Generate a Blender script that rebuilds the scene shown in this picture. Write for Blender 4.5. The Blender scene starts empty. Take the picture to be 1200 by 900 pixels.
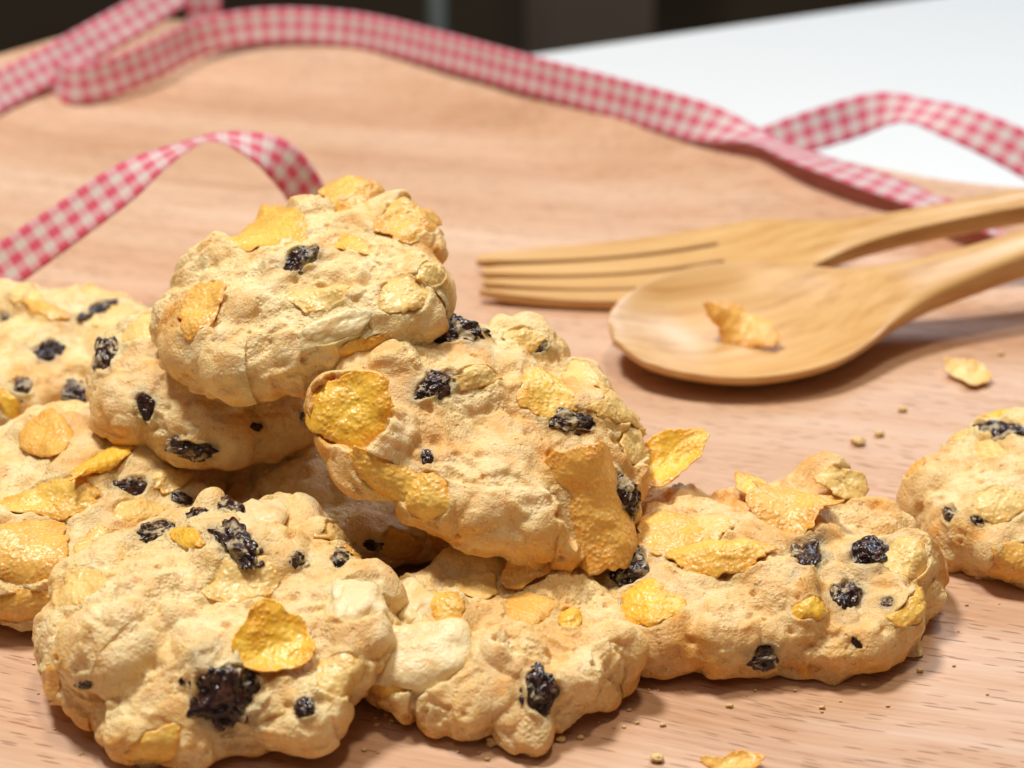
import bpy, bmesh, math, random
import numpy as np
from mathutils import Vector, Matrix

# ------------------------------------------------------------------ camera
# all lengths below are written in centimetres, meshes are stored in metres
CM = 0.01
PITCH = math.radians(25.0)
CAM = np.array([0.0, 0.0, 14.0])
FPX = 2000.0                                    # focal length in pixels of a 1200 px wide frame
AX_F = np.array([0, math.cos(PITCH), -math.sin(PITCH)])
AX_U = np.array([0, math.sin(PITCH), math.cos(PITCH)])
AX_R = np.array([1.0, 0, 0])
sc = bpy.context.scene
COL = sc.collection
cam_d = bpy.data.cameras.new('camera')
cam_d.sensor_width = 36.0
cam_d.lens = 60.0
cam_d.clip_start = 0.01
cam_d.clip_end = 50.0
cam_d.dof.use_dof = True
cam_d.dof.focus_distance = 0.248
cam_d.dof.aperture_fstop = 20.0
cam_o = bpy.data.objects.new('camera', cam_d)
cam_o.location = CAM * CM
cam_o.rotation_euler = (math.pi / 2 - PITCH, 0, 0)
COL.objects.link(cam_o)
sc.camera = cam_o

# ------------------------------------------------------------------ light
world = bpy.data.worlds.new('World')
sc.world = world
world.use_nodes = True
bg = world.node_tree.nodes['Background']
bg.inputs[0].default_value = (1.0, 0.93, 0.85, 1)
bg.inputs[1].default_value = 0.04

def area(name, loc, target, size, power, col):
    l = bpy.data.lights.new(name, 'AREA')
    l.shape = 'DISK'
    l.size = size * CM
    l.energy = power
    l.color = col
    o = bpy.data.objects.new(name, l)
    o.location = Vector(loc) * CM
    o.rotation_euler = (Vector(target) - Vector(loc)).to_track_quat('-Z', 'Y').to_euler()
    COL.objects.link(o)
    return o
area('key_lamp', (-24, 42, 88), (0, 28, 0), 17, 8.0, (1.0, 0.955, 0.90))
area('warm_lamp', (12, 28, 98), (0, 28, 0), 12, 3.0, (1.0, 0.80, 0.55))
area('window_light', (50, 130, 90), (4, 45, 0), 60, 8.0, (0.74, 0.87, 1.0))
area('room_fill', (-22, -14, 110), (0, 24, 2), 50, 0.95, (1.0, 0.91, 0.80))

sc.view_settings.view_transform = 'Standard'
sc.view_settings.look = 'None'
sc.view_settings.exposure = 0.0
sc.view_settings.gamma = 1.0
sc.view_settings.use_curve_mapping = False
sc.cycles.use_denoising = True
sc.cycles.max_bounces = 8
sc.cycles.sample_clamp_indirect = 5.0

# ------------------------------------------------------------------ helpers
def ray(px, py):
    return AX_F + AX_R * ((px - 600) / FPX) + AX_U * ((450 - py) / FPX)
def on_z(px, py, z):
    r = ray(px, py)
    return CAM + r * ((z - CAM[2]) / r[2])
def on_y(px, py, y):
    r = ray(px, py)
    return CAM + r * (y / r[1])
def project(p):
    q = p - CAM
    d = q @ AX_F
    return 600 + FPX * (q @ AX_R) / d, 450 - FPX * (q @ AX_U) / d, d

def unit(v):
    return v / np.linalg.norm(v)

_rs = np.random.RandomState(7)
_perm = np.concatenate([_rs.permutation(256)] * 3)
_grad = _rs.normal(size=(256, 3))
_grad /= np.linalg.norm(_grad, axis=1)[:, None]
def noise(p, seed=0.0):
    p = np.asarray(p, float) + np.array([seed * 17.31, seed * 5.77, seed * 11.13]) + 100.0
    i = np.floor(p).astype(int)
    f = p - i
    i &= 255
    u = f * f * f * (f * (f * 6 - 15) + 10)
    r = 0
    for dx in (0, 1):
        wx = u[:, 0] if dx else 1 - u[:, 0]
        a = _perm[(i[:, 0] + dx) & 255]
        for dy in (0, 1):
            wy = u[:, 1] if dy else 1 - u[:, 1]
            b = _perm[a + ((i[:, 1] + dy) & 255)]
            for dz in (0, 1):
                wz = u[:, 2] if dz else 1 - u[:, 2]
                g = _grad[_perm[b + ((i[:, 2] + dz) & 255)]]
                r = r + wx * wy * wz * (g[:, 0] * (f[:, 0] - dx) + g[:, 1] * (f[:, 1] - dy) + g[:, 2] * (f[:, 2] - dz))
    return r * 1.6

def sstep(a, b, x):
    t = np.clip((x - a) / (b - a), 0, 1)
    return t * t * (3 - 2 * t)

def mesh_obj(name, verts_cm, faces, mat, parent=None, smooth=True, attrs=None, uv=None):
    me = bpy.data.meshes.new(name)
    v = np.asarray(verts_cm, np.float32) * CM
    if isinstance(faces, np.ndarray):
        nf, k = faces.shape
        me.vertices.add(len(v)); me.vertices.foreach_set('co', v.ravel())
        me.loops.add(nf * k); me.loops.foreach_set('vertex_index', faces.astype(np.int32).ravel())
        me.polygons.add(nf)
        me.polygons.foreach_set('loop_start', np.arange(0, nf * k, k, dtype=np.int32))
        me.polygons.foreach_set('loop_total', np.full(nf, k, dtype=np.int32))
        me.update(calc_edges=True)
    else:
        me.from_pydata([tuple(map(float, q)) for q in v], [], faces)
        me.update()
    me.validate()
    if smooth:
        me.polygons.foreach_set('use_smooth', [True] * len(me.polygons))
    for k_, a in (attrs or {}).items():
        at = me.attributes.new(k_, 'FLOAT', 'POINT')
        at.data.foreach_set('value', np.asarray(a, np.float32))
    if uv is not None:
        ul = me.uv_layers.new(name='UVMap')
        li = np.empty(len(me.loops), np.int32); me.loops.foreach_get('vertex_index', li)
        ul.data.foreach_set('uv', np.asarray(uv, np.float32)[li].ravel())
    me.materials.append(mat)
    o = bpy.data.objects.new(name, me)
    COL.objects.link(o)
    if parent:
        o.parent = parent
    return o

def tag(o, label=None, cat=None, group=None, kind=None):
    if label: o['label'] = label
    if cat: o['category'] = cat
    if group: o['group'] = group
    if kind: o['kind'] = kind
    return o

def empty(name, loc, rot=None):
    o = bpy.data.objects.new(name, None)
    o.empty_display_size = 0.01
    o.location = np.asarray(loc) * CM
    if rot is not None:
        o.rotation_euler = Matrix(rot.tolist()).to_euler()
    COL.objects.link(o)
    return o

def catmull(pts, n):
    pts = np.asarray(pts, float)
    P = np.vstack([2 * pts[0] - pts[1], pts, 2 * pts[-1] - pts[-2]])
    m = len(pts) - 1
    out = []
    for t in np.linspace(0, m, n):
        i = min(int(t), m - 1); f = t - i
        a, b, c, d = P[i:i + 4]
        out.append(0.5 * (2 * b + (c - a) * f + (2 * a - 5 * b + 4 * c - d) * f * f + (3 * b - a - 3 * c + d) * f ** 3))
    return np.array(out)

# ------------------------------------------------------------------ materials
class NT:
    def __init__(s, name):
        s.m = bpy.data.materials.new(name); s.m.use_nodes = True
        s.t = s.m.node_tree; s.b = s.t.nodes['Principled BSDF']
    def n(s, typ, **kw):
        nd = s.t.nodes.new(typ)
        for k, v in kw.items():
            if isinstance(v, bpy.types.NodeSocket): s.t.links.new(v, nd.inputs[k])
            elif k in nd.inputs: nd.inputs[k].default_value = v
            else: setattr(nd, k, v)
        return nd
    def link(s, a, b): s.t.links.new(a, b)
    def math(s, op, a, b=0.0, c=None):
        nd = s.t.nodes.new('ShaderNodeMath'); nd.operation = op
        for i, x in enumerate((a, b) if c is None else (a, b, c)):
            if isinstance(x, bpy.types.NodeSocket): s.t.links.new(x, nd.inputs[i])
            else: nd.inputs[i].default_value = x
        return nd.outputs[0]
    def ramp(s, fac, stops, interp='LINEAR'):
        nd = s.t.nodes.new('ShaderNodeValToRGB'); e = nd.color_ramp; e.interpolation = interp
        while len(e.elements) < len(stops): e.elements.new(0.5)
        for el, (p, c) in zip(e.elements, stops):
            el.position = p; el.color = (c[0], c[1], c[2], 1) if not isinstance(c, (int, float)) else (c, c, c, 1)
        s.t.links.new(fac, nd.inputs[0])
        return nd.outputs[0]
    def mix(s, fac, a, b, mode='MIX'):
        nd = s.t.nodes.new('ShaderNodeMix'); nd.data_type = 'RGBA'; nd.blend_type = mode
        for i, x in ((0, fac), (6, a), (7, b)):
            if isinstance(x, bpy.types.NodeSocket): s.t.links.new(x, nd.inputs[i])
            elif i == 0: nd.inputs[0].default_value = x
            else: nd.inputs[i].default_value = (x[0], x[1], x[2], 1)
        return nd.outputs[2]
    def coords(s, scale=(1, 1, 1), rot=(0, 0, 0), which='Object'):
        tc = s.n('ShaderNodeTexCoord'); mp = s.n('ShaderNodeMapping')
        mp.inputs['Scale'].default_value = scale; mp.inputs['Rotation'].default_value = rot
        s.link(tc.outputs[which], mp.inputs['Vector'])
        return mp.outputs[0]
    def noise(s, vec, scale, detail=2.0, rough=0.5, dist=0.0):
        nd = s.n('ShaderNodeTexNoise', Vector=vec, Scale=scale, Detail=detail, Roughness=rough, Distortion=dist)
        return nd.outputs[0]
    def voro(s, vec, scale, feature='F1', rand=1.0):
        nd = s.n('ShaderNodeTexVoronoi'); nd.feature = feature
        s.link(vec, nd.inputs['Vector']); nd.inputs['Scale'].default_value = scale
        nd.inputs['Randomness'].default_value = rand
        return nd.outputs['Distance']
    def bump(s, h, strength, dist, normal=None):
        nd = s.n('ShaderNodeBump', Height=h, Strength=strength, Distance=dist)
        if normal is not None: s.link(normal, nd.inputs['Normal'])
        return nd.outputs[0]
    def done(s, color, rough, normal=None, **kw):
        for k, v in (('Base Color', color), ('Roughness', rough), ('Normal', normal)):
            if v is None: continue
            if isinstance(v, bpy.types.NodeSocket): s.link(v, s.b.inputs[k])
            else: s.b.inputs[k].default_value = v if isinstance(v, float) else (v[0], v[1], v[2], 1)
        for k, v in kw.items():
            s.b.inputs[k.replace('_', ' ')].default_value = v
        return s.m

def mat_dough(name='cookie_dough', sss=0.40):
    k = NT(name); v = k.coords()
    at = k.n('ShaderNodeAttribute', attribute_name='toast').outputs['Fac']
    stn = k.n('ShaderNodeAttribute', attribute_name='stain').outputs['Fac']
    n1 = k.noise(v, 140, 3, 0.65)
    n2 = k.noise(v, 700, 3, 0.6)
    n3 = k.noise(v, 2200, 2, 0.6)
    n4 = k.noise(v, 4600, 2, 0.6)
    msk = k.n('ShaderNodeAttribute', attribute_name='crumb').outputs['Fac']      # open crumb
    c = k.ramp(n1, [(0.26, (0.83, 0.50, 0.155)), (0.43, (0.90, 0.645, 0.285)), (0.64, (0.94, 0.765, 0.45))])
    c = k.mix(k.math('MULTIPLY', msk, 0.45), c, (0.94, 0.77, 0.43))
    c = k.mix(at, c, (0.76, 0.36, 0.055))
    c = k.mix(k.math('MULTIPLY', k.ramp(n2, [(0.53, 0.0), (0.69, 1.0)]), 0.38), c, (0.84, 0.48, 0.10))
    c = k.mix(k.math('MULTIPLY', k.ramp(n3, [(0.56, 0.0), (0.68, 1.0)]), 0.35), c, (0.95, 0.88, 0.70))
    c = k.mix(k.math('MULTIPLY', k.ramp(n3, [(0.30, 1.0), (0.42, 0.0)]), 0.36), c, (0.70, 0.40, 0.11))
    c = k.mix(k.math('MULTIPLY', stn, k.ramp(n2, [(0.3, 0.5), (0.6, 1.0)])), c, (0.38, 0.35, 0.25))
    grains = k.math('MULTIPLY', k.ramp(k.voro(v, 1350), [(0.0, 1.0), (0.55, 0.0)], 'EASE'), msk)
    h = k.math('ADD', k.math('MULTIPLY', n2, 0.22), k.math('ADD', k.math('MULTIPLY', n3, 0.7), k.math('MULTIPLY', n4, 0.35)))
    pit = k.ramp(k.voro(v, 520), [(0.08, 0.0), (0.18, 1.0)])
    h = k.math('ADD', h, k.math('ADD', k.math('MULTIPLY', pit, 0.55), k.math('MULTIPLY', grains, 0.5)))
    nm = k.bump(h, 0.72, 0.0006)
    return k.done(c, k.ramp(n3, [(0.35, 0.32), (0.65, 0.58)]), nm, Subsurface_Weight=sss, Subsurface_Scale=0.0025,
                  Subsurface_Radius=(1.0, 0.55, 0.22), Specular_IOR_Level=0.45)
M_DOUGH = mat_dough()

def mat_flake(name, core, rim, pale, sugar):
    k = NT(name); v = k.coords()
    e = k.n('ShaderNodeAttribute', attribute_name='edge').outputs['Fac']
    n1 = k.noise(v, 260, 3, 0.6)
    n2 = k.noise(v, 2200, 2, 0.6)
    bub = k.voro(v, 1500, 'SMOOTH_F1')
    f = k.math('ADD', k.math('MULTIPLY', e, 0.55), k.math('MULTIPLY', k.ramp(n1, [(0.35, 0.0), (0.68, 1.0)]), 0.6))
    c = k.mix(k.ramp(f, [(0.2, 0.0), (0.95, 1.0)]), core, rim)
    c = k.mix(k.math('MULTIPLY', k.ramp(n2, [(0.52, 0.0), (0.68, 1.0)]), sugar), c, pale)
    c = k.mix(k.math('MULTIPLY', k.ramp(bub, [(0.12, 1.0), (0.35, 0.0)]), 0.3), c, pale)
    h = k.math('ADD', k.math('MULTIPLY', k.ramp(bub, [(0.0, 1.0), (0.6, 0.0)], 'EASE'), 1.0), k.math('MULTIPLY', n2, 0.6))
    h = k.math('MULTIPLY', h, k.ramp(n1, [(0.3, 0.25), (0.65, 1.0)]))
    nm = k.bump(h, 0.38, 0.0005)
    return k.done(c, 0.34, nm, Subsurface_Weight=0.15, Subsurface_Scale=0.002, Subsurface_Radius=(1.0, 0.5, 0.15),
                  Specular_IOR_Level=0.46)
M_FLAKE = {
    'y': mat_flake('flake_yellow', (0.96, 0.58, 0.11), (0.88, 0.38, 0.04), (0.97, 0.78, 0.40), 0.45),
    'o': mat_flake('flake_orange', (0.94, 0.52, 0.11), (0.82, 0.34, 0.04), (0.96, 0.78, 0.42), 0.5),
    'p': mat_flake('flake_pale', (0.93, 0.63, 0.23), (0.87, 0.48, 0.11), (0.95, 0.79, 0.48), 0.45),
    'b': mat_flake('flake_bright', (0.97, 0.57, 0.06), (0.88, 0.38, 0.022), (0.98, 0.76, 0.30), 0.4),
}
def mat_raisin():
    k = NT('raisin_skin'); v = k.coords()
    n0 = k.noise(v, 190, 2, 0.5, 0.6)
    n1 = k.noise(v, 420, 3, 0.6, 0.8)
    n2 = k.noise(v, 600, 2, 0.5)
    c = k.ramp(n2, [(0.3, (0.014, 0.007, 0.008)), (0.52, (0.032, 0.013, 0.012)), (0.75, (0.12, 0.045, 0.028))])
    sm = k.math('MULTIPLY', k.ramp(n1, [(0.50, 0.0), (0.58, 1.0)]), k.ramp(n0, [(0.46, 0.0), (0.58, 1.0)]))
    c = k.mix(k.math('MULTIPLY', sm, 0.85), c, (0.62, 0.50, 0.30))
    nm = k.bump(k.noise(v, 900, 2, 0.5, 0.8), 0.35, 0.0008)
    return k.done(c, k.ramp(sm, [(0.0, 0.24), (1.0, 0.6)]), nm, Specular_IOR_Level=0.5)
M_RAISIN = mat_raisin()
def mat_nut():
    k = NT('nut_flesh'); v = k.coords()
    n1 = k.noise(v, 230, 3, 0.55); n2 = k.noise(v, 1300, 2, 0.5)
    c = k.ramp(n1, [(0.3, (0.80, 0.56, 0.24)), (0.5, (0.87, 0.70, 0.40)), (0.7, (0.89, 0.75, 0.46))])
    c = k.mix(k.math('MULTIPLY', k.ramp(n1, [(0.58, 0.0), (0.70, 1.0)]), 0.5), c, (0.62, 0.36, 0.13))
    nm = k.bump(k.math('ADD', n1, k.math('MULTIPLY', n2, 0.8)), 0.5, 0.0006)
    return k.done(c, 0.42, nm, Subsurface_Weight=0.3, Subsurface_Scale=0.003, Subsurface_Radius=(1, 0.7, 0.4))
M_NUT = mat_nut()

def mat_beech():
    k = NT('beech_wood')
    R0 = (0, 0, math.radians(16))
    v = k.coords((1, 1, 1), R0)
    warp = k.noise(v, 9, 2, 0.5)
    cb = k.n('ShaderNodeCombineXYZ', X=0.0, Y=k.math('MULTIPLY', warp, 0.018), Z=0.0).outputs[0]
    va = k.n('ShaderNodeVectorMath', operation='ADD'); k.link(v, va.inputs[0]); k.link(cb, va.inputs[1])
    def scaled(s):
        mp = k.n('ShaderNodeMapping'); k.link(va.outputs[0], mp.inputs['Vector']); mp.inputs['Scale'].default_value = s
        return mp.outputs[0]
    bands = k.noise(scaled((2.5, 42, 30)), 1.0, 3, 0.55)
    fine = k.noise(scaled((45, 1100, 600)), 1.0, 3, 0.6)
    mid = k.noise(scaled((12, 210, 160)), 1.0, 3, 0.6)
    d1 = k.voro(scaled((170, 1500, 420)), 1.0)
    pick = k.noise(scaled((60, 260, 260)), 1.0, 2, 0.6)
    dash = k.math('MULTIPLY', k.ramp(d1, [(0.20, 1.0), (0.30, 0.0)]), k.ramp(pick, [(0.34, 0.0), (0.52, 1.0)]))
    c = k.ramp(bands, [(0.32, (0.44, 0.225, 0.12)), (0.44, (0.585, 0.36, 0.23)), (0.56, (0.655, 0.445, 0.31)), (0.70, (0.71, 0.52, 0.385))])
    # glued staves: each a slightly different tone
    sy = k.n('ShaderNodeSeparateXYZ'); k.link(v, sy.inputs[0])
    wn = k.n('ShaderNodeTexWhiteNoise'); wn.noise_dimensions = '1D'
    yy = k.math('DIVIDE', k.math('ADD', sy.outputs[1], 0.021), 0.082)
    k.link(k.math('FLOOR', yy), wn.inputs['W'])
    c = k.mix(k.math('MULTIPLY', wn.outputs['Value'], 0.42), c, (0.50, 0.285, 0.165))
    jt = k.ramp(k.math('ABSOLUTE', k.math('SUBTRACT', k.math('FRACT', yy), 0.5)), [(0.494, 0.0), (0.5, 1.0)])
    c = k.mix(k.math('MULTIPLY', jt, 0.35), c, (0.36, 0.18, 0.09))
    c = k.mix(k.ramp(mid, [(0.38, 0.0), (0.70, 0.7)]), c, (0.56, 0.31, 0.175))
    c = k.mix(k.math('MULTIPLY', k.ramp(fine, [(0.35, 0.0), (0.65, 1.0)]), 0.45), c, (0.74, 0.53, 0.38))
    d2 = k.voro(scaled((75, 430, 170)), 1.0)
    fleck = k.math('MULTIPLY', k.ramp(d2, [(0.10, 1.0), (0.24, 0.0)]), k.ramp(k.noise(scaled((20, 60, 60)), 1.0, 2, 0.5), [(0.45, 0.0), (0.65, 1.0)]))
    c = k.mix(k.math('MULTIPLY', fleck, 0.5), c, (0.40, 0.19, 0.095))
    c = k.mix(k.math('MULTIPLY', dash, 0.66), c, (0.24, 0.10, 0.045))
    h = k.math('SUBTRACT', k.math('MULTIPLY', fine, 0.35), dash)
    nm = k.bump(h, 0.35, 0.0004)
    return k.done(c, k.ramp(mid, [(0.3, 0.44), (0.7, 0.58)]), nm, Specular_IOR_Level=0.4)
M_BEECH = mat_beech()

def mat_cutlery():
    k = NT('pale_cutlery_wood')
    v = k.coords((10, 330, 330))
    n1 = k.noise(v, 1.0, 3, 0.55); n2 = k.noise(k.coords((60, 1100, 1100)), 1.0, 2, 0.6)
    n0 = k.noise(k.coords((14, 45, 45)), 1.0, 2, 0.5)
    c = k.ramp(n1, [(0.3, (0.52, 0.27, 0.085)), (0.5, (0.68, 0.41, 0.16)), (0.72, (0.76, 0.50, 0.23))])
    c = k.mix(k.ramp(n0, [(0.35, 0.0), (0.7, 0.35)]), c, (0.60, 0.33, 0.11))
    c = k.mix(k.math('MULTIPLY', k.ramp(n2, [(0.55, 0.0), (0.7, 1.0)]), 0.25), c, (0.46, 0.22, 0.07))
    nm = k.bump(n2, 0.15, 0.0003)
    return k.done(c, 0.36, nm, Specular_IOR_Level=0.5)
M_CUT = mat_cutlery()

def mat_gingham():
    k = NT('gingham_cloth')
    tc = k.n('ShaderNodeTexCoord'); sp = k.n('ShaderNodeSeparateXYZ'); k.link(tc.outputs['UV'], sp.inputs[0])
    u, v = sp.outputs[0], sp.outputs[1]           # in stripe widths
    def stripe(x):
        f = k.math('PINGPONG', k.math('ADD', x, 0.5), 1.0)   # 0..1..0 over two stripes
        return k.ramp(f, [(0.46, 0.0), (0.54, 1.0)])
    a, b = stripe(u), stripe(v)
    th = k.math('PINGPONG', k.math('MULTIPLY', k.math('ADD', u, v), 9.0), 1.0)
    s = k.math('ADD', a, b)
    c = k.ramp(k.math('MULTIPLY', s, 0.5), [(0.0, (0.88, 0.84, 0.82)), (0.5, (0.92, 0.53, 0.61)), (1.0, (0.87, 0.165, 0.28))])
    half = k.math('SUBTRACT', 1.0, k.math('ABSOLUTE', k.math('SUBTRACT', s, 1.0)))
    c = k.mix(k.math('MULTIPLY', half, k.math('MULTIPLY', th, 0.45)), c, (0.82, 0.60, 0.60))
    w = k.math('MULTIPLY', k.math('SINE', k.math('MULTIPLY', u, 60.0)), k.math('SINE', k.math('MULTIPLY', v, 60.0)))
    nm = k.bump(w, 0.3, 0.00015)
    m = k.done(c, 0.55, nm, Sheen_Weight=0.25, Sheen_Roughness=0.4)
    # thin cloth lets some light through
    tr = k.n('ShaderNodeBsdfTranslucent'); k.link(c, tr.inputs[0])
    mx = k.n('ShaderNodeMixShader'); mx.inputs[0].default_value = 0.40
    k.link(k.b.outputs[0], mx.inputs[1]); k.link(tr.outputs[0], mx.inputs[2])
    k.link(mx.outputs[0], k.t.nodes['Material Output'].inputs['Surface'])
    return m
M_GING = mat_gingham()

def plain(name, col, rough, var=0.1, scale=30.0):
    k = NT(name); v = k.coords()
    n = k.noise(v, scale, 3, 0.5)
    c = k.mix(k.ramp(n, [(0.3, 0.0), (0.7, 1.0)]), col, tuple(x * (1 - var) for x in col))
    return k.done(c, rough)
M_CRUMB = plain('loose_crumb', (0.88, 0.62, 0.28), 0.7, 0.35, 400)
M_TABLE = plain('white_table_top', (0.76, 0.80, 0.83), 0.42, 0.02, 8)
M_DARK = plain('dark_cabinet', (0.20, 0.15, 0.10), 0.6, 0.3, 3)
M_BROWN = plain('brown_panel', (0.22, 0.17, 0.125), 0.6, 0.2, 3)
M_FLOOR = plain('dark_floor', (0.20, 0.16, 0.11), 0.7, 0.3, 3)
M_STEEL = plain('grey_metal', (0.22, 0.25, 0.24), 0.4, 0.1, 20)
M_GREEN = plain('green_glass', (0.045, 0.13, 0.035), 0.4, 0.2, 20)

# ------------------------------------------------------------------ setting
TABLE_Z = -1.6
def box(name, c, half, mat, parent=None, rz=0.0, bevel=0.0):
    bm = bmesh.new()
    bmesh.ops.create_cube(bm, size=2.0)
    for v in bm.verts:
        v.co = Vector((v.co.x * half[0], v.co.y * half[1], v.co.z * half[2])) * CM
    if bevel:
        bmesh.ops.bevel(bm, geom=bm.edges[:], offset=bevel * CM, segments=3, affect='EDGES', profile=0.6)
    me = bpy.data.meshes.new(name); bm.to_mesh(me); bm.free(); me.materials.append(mat)
    for p in me.polygons: p.use_smooth = False
    o = bpy.data.objects.new(name, me)
    o.location = Vector(c) * CM; o.rotation_euler = (0, 0, rz)
    COL.objects.link(o)
    if parent: o.parent = parent
    return o
# white table: its far edge runs obliquely behind the platter
e0, e1 = on_z(630, 62, TABLE_Z), on_z(1060, 0, TABLE_Z)
ed = unit(e1 - e0); en = np.array([ed[1], -ed[0], 0])          # towards the camera
tc_ = e0 + ed * 15 + en * 55 + np.array([0, 0, -1.5])
t = box('table', tc_, (95, 55, 1.5), M_TABLE, rz=math.atan2(ed[1], ed[0]), bevel=0.25)
tag(t, 'white table top lying under the wooden platter', 'table')
fl = box('floor', (0, 150, -76), (300, 300, 1), M_FLOOR); tag(fl, kind='structure')
bw = box('wall', (0, 262, 60), (300, 2, 140), M_DARK); tag(bw, kind='structure')
def far(px, py, y, half_px, zlo, zhi):
    p = on_y(px, py, y); d = project(p)[2]
    return p, half_px * d / FPX
p, hw = far(690, 20, 200, 75, 0, 0)
cb = empty('cabinet', (p[0], 200, -75))
box('door', (0, 0, 45), (hw, 2, 43), M_BROWN, cb, bevel=0.4)
box('plinth', (0, 1, 1), (hw, 1.5, 1.2), M_DARK, cb)
box('handle', (-hw * 0.7, -3.0, 70), (0.5, 0.9, 6), M_STEEL, cb, bevel=0.2)
tag(cb, 'blurred dark brown cabinet door in the dim background behind the table', 'cabinet')
p, hw = far(511, 5, 150, 11, 0, 0)
def rod(name, c, r, z0, z1, mat, parent=None, seg=20, prof=None):
    prof = prof or [(z0, r), (z1, r)]
    V, F = [], []
    for (z, rr) in prof:
        for i in range(seg):
            a = 2 * math.pi * i / seg
            V.append((c[0] + rr * math.cos(a), c[1] + rr * math.sin(a), z))
    n = len(prof)
    for j in range(n - 1):
        for i in range(seg):
            F.append((j * seg + i, j * seg + (i + 1) % seg, (j + 1) * seg + (i + 1) % seg, (j + 1) * seg + i))
    F.append(tuple(range(seg))[::-1]); F.append(tuple((n - 1) * seg + i for i in range(seg)))
    return mesh_obj(name, V, F, mat, parent)
st = empty('metal_post', (p[0], 150, -75))
rod('post', (0, 0), hw, 1.0, 90, M_STEEL, st)
rod('foot', (0, 0), hw * 3, 0, 1.0, M_STEEL, st)
tag(st, 'blurred thin grey metal post in the dark background above the ribbon', 'post')
p, hw = far(195, 3, 120, 9, 0, 0)
gb = empty('green_bottle', (p[0], 120, -75))
rod('bottle_body', (0, 0), hw, 0, 0, M_GREEN, gb, prof=[(0, hw * .9), (1, hw), (p[2] + 75 + 8, hw), (p[2] + 75 + 12, hw * .4), (p[2] + 75 + 18, hw * .4)])
rod('cap', (0, 0), hw, 0, 0, M_DARK, gb, prof=[(p[2] + 75 + 18.0, hw * .45), (p[2] + 75 + 20, hw * .45)])
tag(gb, 'blurred green sliver peeping between the ribbon tails at the top left', 'bottle')

# ------------------------------------------------------------------ platter
def platter():
    rim_px = [(0, 64), (60, 42), (130, 26), (210, 20), (300, 22), (420, 30), (520, 52), (620, 80), (720, 110), (810, 138), (900, 168), (1040, 196), (1145, 215)]
    rim = [on_z(x, y, 1.25)[:2] for x, y in rim_px]
    near = [(16.5, 37.0), (20.5, 33), (22.5, 26), (21, 17), (14, 11), (2, 8.5), (-12, 9.5), (-21, 16), (-25, 28), (-23.5, 40)]
    pts = rim + [np.array(q, float) for q in near]
    pts.append(pts[0])
    P = np.array(pts)
    closed = np.vstack([P[-3], P[-2], P, P[1], P[2]])
    out = catmull(closed, 1200)
    c = np.array([-1.0, 30.0])
    ang = np.arctan2(out[:, 1] - c[1], out[:, 0] - c[0])
    rad = np.hypot(out[:, 0] - c[0], out[:, 1] - c[1])
    N = 360
    th = np.linspace(-math.pi, math.pi, N, endpoint=False)
    order = np.argsort(ang)
    r = np.interp(th, ang[order], rad[order], period=2 * math.pi)
    ker = np.exp(-0.5 * (np.arange(-9, 10) / 3.5) ** 2); ker /= ker.sum()
    r = np.convolve(np.concatenate([r[-9:], r, r[:9]]), ker, 'valid')
    dirs = np.stack([np.cos(th), np.sin(th)], 1)
    rows = []
    def row(rr, z):
        rows.append(np.column_stack([c + dirs * rr[:, None], np.broadcast_to(z, N)]))
    top = 1.25
    for e in list(np.linspace(0.95, 0.0, 46)):
        # e: 0 = rim, 1 = centre
        rr = r * (1 - e) - 0.22 * (1 - e)
        dist = np.maximum(0, r - 0.22 - rr)
        z = top * np.clip(1 - dist / 4.6, 0, 1) ** 1.8
        row(rr, z)
    for a in np.linspace(15, 165, 7):
        row(r - 0.22 + 0.22 * math.sin(math.radians(a)), top - 0.22 + 0.22 * math.cos(math.radians(a)))
    row(r - 0.6, 0.3); row(r - 1.6, -0.5); row(r - 2.8, -1.2); row(r - 3.4, TABLE_Z + 0.02)
    V = np.vstack(rows)
    F = []
    nr = len(rows)
    for j in range(nr - 1):
        for i in range(N):
            F.append((j * N + i, (j + 1) * N + i, (j + 1) * N + (i + 1) % N, j * N + (i + 1) % N))
    F.append(tuple(range(N)))
    F.append(tuple((nr - 1) * N + i for i in range(N))[::-1])
    o = mesh_obj('wooden_platter', V, F, M_BEECH)
    tag(o, 'large pinkish beech platter with gently raised rim carrying the cookies', 'platter')
    return o
platter()

# ------------------------------------------------------------------ cookies
_cs = {}
def cube_sphere(n):
    if n in _cs: return _cs[n]
    g = np.tan(np.linspace(-math.pi / 4, math.pi / 4, n + 1))
    a, b = np.meshgrid(g, g, indexing='ij')
    o = np.ones_like(a)
    Vs, Fs = [], []
    for k, f in enumerate(((o, a, b), (-o, b, a), (b, o, a), (a, -o, b), (a, b, o), (b, a, -o))):
        V = np.stack(f, -1).reshape(-1, 3)
        idx = np.arange((n + 1) ** 2).reshape(n + 1, n + 1) + k * (n + 1) ** 2
        F = np.stack([idx[:-1, :-1], idx[1:, :-1], idx[1:, 1:], idx[:-1, 1:]], -1).reshape(-1, 4)
        Vs.append(V); Fs.append(F)
    V = np.vstack(Vs); F = np.vstack(Fs)
    V = V / np.linalg.norm(V, axis=1)[:, None]
    key = np.round(V * 1e5).astype(np.int64)
    _, first, inv = np.unique(key, axis=0, return_index=True, return_inverse=True)
    _cs[n] = (V[first], inv.ravel()[F])
    return _cs[n]

def vnormals(V, F):
    n = np.cross(V[F[:, 2]] - V[F[:, 0]], V[F[:, 3]] - V[F[:, 1]])
    N = np.zeros_like(V)
    for k in range(4):
        for c in range(3):
            N[:, c] += np.bincount(F[:, k], n[:, c], len(V))
    return N / (np.linalg.norm(N, axis=1)[:, None] + 1e-12)

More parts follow.
